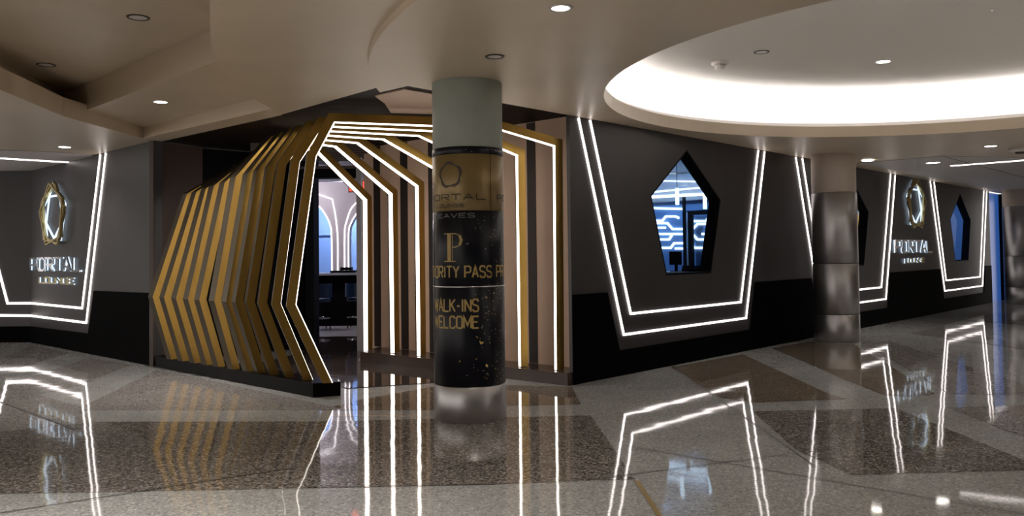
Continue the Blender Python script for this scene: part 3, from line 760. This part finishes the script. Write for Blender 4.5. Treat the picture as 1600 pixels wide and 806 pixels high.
wd = [(min(.52, max(-.1, random.gauss(.30,.16))), random.uniform(.36,2.0), random.uniform(.002,.0045)) for _ in range(150)]
wd = [d for d in wd if not (1.36 < d[1] < 1.52) and not (d[0] < .1 and .88 < d[1] < 1.2)]
wd += [(random.uniform(-.1,.5), random.uniform(2.58,2.62), .003) for _ in range(8)]
dots('printed_white_dots', M_dotw, wd)
gd = [(random.gauss(.19,.12), random.uniform(.42,1.25), random.uniform(.003,.0065)) for _ in range(26)]
gd = [d for d in gd if not (d[0] < .1 and .88 < d[1] < 1.2)]
gd += [(.11,.76,.012),(.125,.765,.010),(.10,.775,.008),(.165,.545,.013),(.17,1.19,.009)]
dots('printed_gold_dots', mat('print_gold_bright', (.75,.52,.14), .4), gd)
bm = nb()
for z0, z1 in ((.02,.33),(.36,1.28),(1.31,2.6)): on_cyl(bm, [[(.232,z0),(.232,z1)]], .005, .0035)
obj('wrap_seam', bm, M_black, col)

# ------------------------------------------------------------------ steel columns
def steel_column(x, y, r, zt, label, seams=(.48, 1.37)):
    T = empty('column', (x, y, 0)); zs = [0]+list(seams)+[zt]
    for a, b in zip(zs, zs[1:]): cyl('steel_panel', a+.004, b-.004, r, M_steel, T, .006)
    cyl('inner_core', 0, zt, r-.012, M_black, T); cyl('painted_shaft', zt, ZC-.001, r-.008, M_paint2, T)
    tag(T, label, 'column', 'steel clad columns')
steel_column(5.76, 14.85, .385, 2.62, 'steel clad round column before the right facade, right of the nearest window')
steel_column(14.75, 24.15, .44, 2.80, 'steel clad round column at the far right edge of the view')

# ------------------------------------------------------------------ ceiling fixtures
def downlight(px, z, r, label, on=True, power=0, spot=True):
    p = on_z(*px, z) if len(px) == 2 else np.array(px)
    T = empty('downlight', (p[0], p[1], z))
    bm = nb(); lathe(bm, (0,0), [(r,-.006),(r+.022,-.008),(r+.025,-.0005),(r,-.0005),(r,-.006)], 32, cap=False); obj('trim_ring', bm, M_trimw if on else M_dark, T)
    bm = nb(); lathe(bm, (0,0), [(r,-.004),(r,-.001)], 32); obj('lens', bm, M_down if on else M_trimw, T)
    if power:
        l = bpy.data.lights.new('lamp', 'SPOT'); l.energy = power; l.color = (1,.92,.84); l.spot_size = radians(110); l.spot_blend = .8; l.shadow_soft_size = r
        lo_ = bpy.data.objects.new('lamp', l); C.objects.link(lo_); lo_.parent = T; lo_.location = (0,0,-.02)
    tag(T, label, 'ceiling light', 'recessed downlights'); return T
downlight((876,12), ZC, .062, 'round lit downlight at the top centre, right of the printed column', power=60)
downlight((251,159), 3.531, .075, 'lit downlight in the stepped ceiling above the left facade', power=230)
downlight((101,229.5), ZL, .085, 'lit downlight above the emblem of the left facade', power=60)
downlight((1356,251), ZC-.012, .10, 'small lit downlight just right of the nearest steel column', power=30)
downlight((1458,254), ZC-.012, .12, 'lit downlight over the start of the farthest light frame', power=30)
downlight((1548,228), ZC, .09, 'lit downlight near the right edge, before the linear light', power=30)
downlight((1380,96), 4.04, .08, 'lit downlight in the round ceiling opening, right one', power=40)
downlight((1190,81), 4.04, .07, 'dim downlight in the round ceiling opening, left one', on=False)
downlight((773,88), ZC, .06, 'unlit small round fixture in the ceiling by the printed column', on=False)
downlight((216,27), 3.88, .08, 'unlit round fixture in the high left ceiling, upper one', on=False)
downlight((72,101), 3.88, .08, 'unlit round fixture in the high left ceiling, lower one', on=False)
downlight((347,244), 3.37, .06, 'dim small downlight in the dark ceiling beside the gold fins')
p = on_z(1125,97,4.04); T = empty('smoke_detector', (p[0],p[1],4.04))
bm = nb(); lathe(bm, (0,0), [(.11,-.001),(.11,-.025),(.09,-.04)], 32); obj('base_plate', bm, M_trimw, T)
bm = nb(); lathe(bm, (0,0), [(.07,-.041),(.065,-.08),(.03,-.10)], 32); obj('sensor_head', bm, M_trimw, T)
tag(T, 'white round smoke detector in the round ceiling opening', 'smoke detector')
p = on_z(1594,232,ZC); T = empty('smoke_detector', (p[0],p[1],ZC))
bm = nb(); lathe(bm, (0,0), [(.17,-.001),(.17,-.03),(.12,-.06)], 32); obj('base_plate', bm, M_trimw, T)
bm = nb(); lathe(bm, (0,0), [(.08,-.061),(.07,-.09)], 32); obj('sensor_head', bm, M_dark, T)
tag(T, 'grey ceiling speaker dome near the right edge of the view', 'ceiling speaker')
def linear(p0, p1, wd, label, z=ZC):
    a = on_z(*p0, z-.014)[:2]; b = on_z(*p1, z-.014)[:2]; d = (b-a)/np.linalg.norm(b-a); n = np.array([-d[1], d[0]])*wd/2
    bm = nb(); prism(bm, [tuple(a+n), tuple(b+n), tuple(b-n), tuple(a-n)], z-.024, z-.013)
    tag(obj('linear_ceiling_light', bm, M_ledw), label, 'ceiling light')
linear((-120,240),(110,253.5), .10, 'long white linear ceiling light at the far left', ZL)
linear((1486,259),(1760,238), .10, 'long white linear ceiling light at the far right')
# unseen fill downlights added around and behind the viewer to brighten the floor
for k, (x, y) in enumerate([(-3,3),(1,2.5),(5,1.5),(-8,6),(9.5,4),(11.5,10)]):
    z = 3.88 if (x, y) not in [(9.5,4),(11.5,10)] else ZC
    T = downlight((x, y, z), z, .08, 'added fill downlight in the concourse ceiling outside the view', power=620)
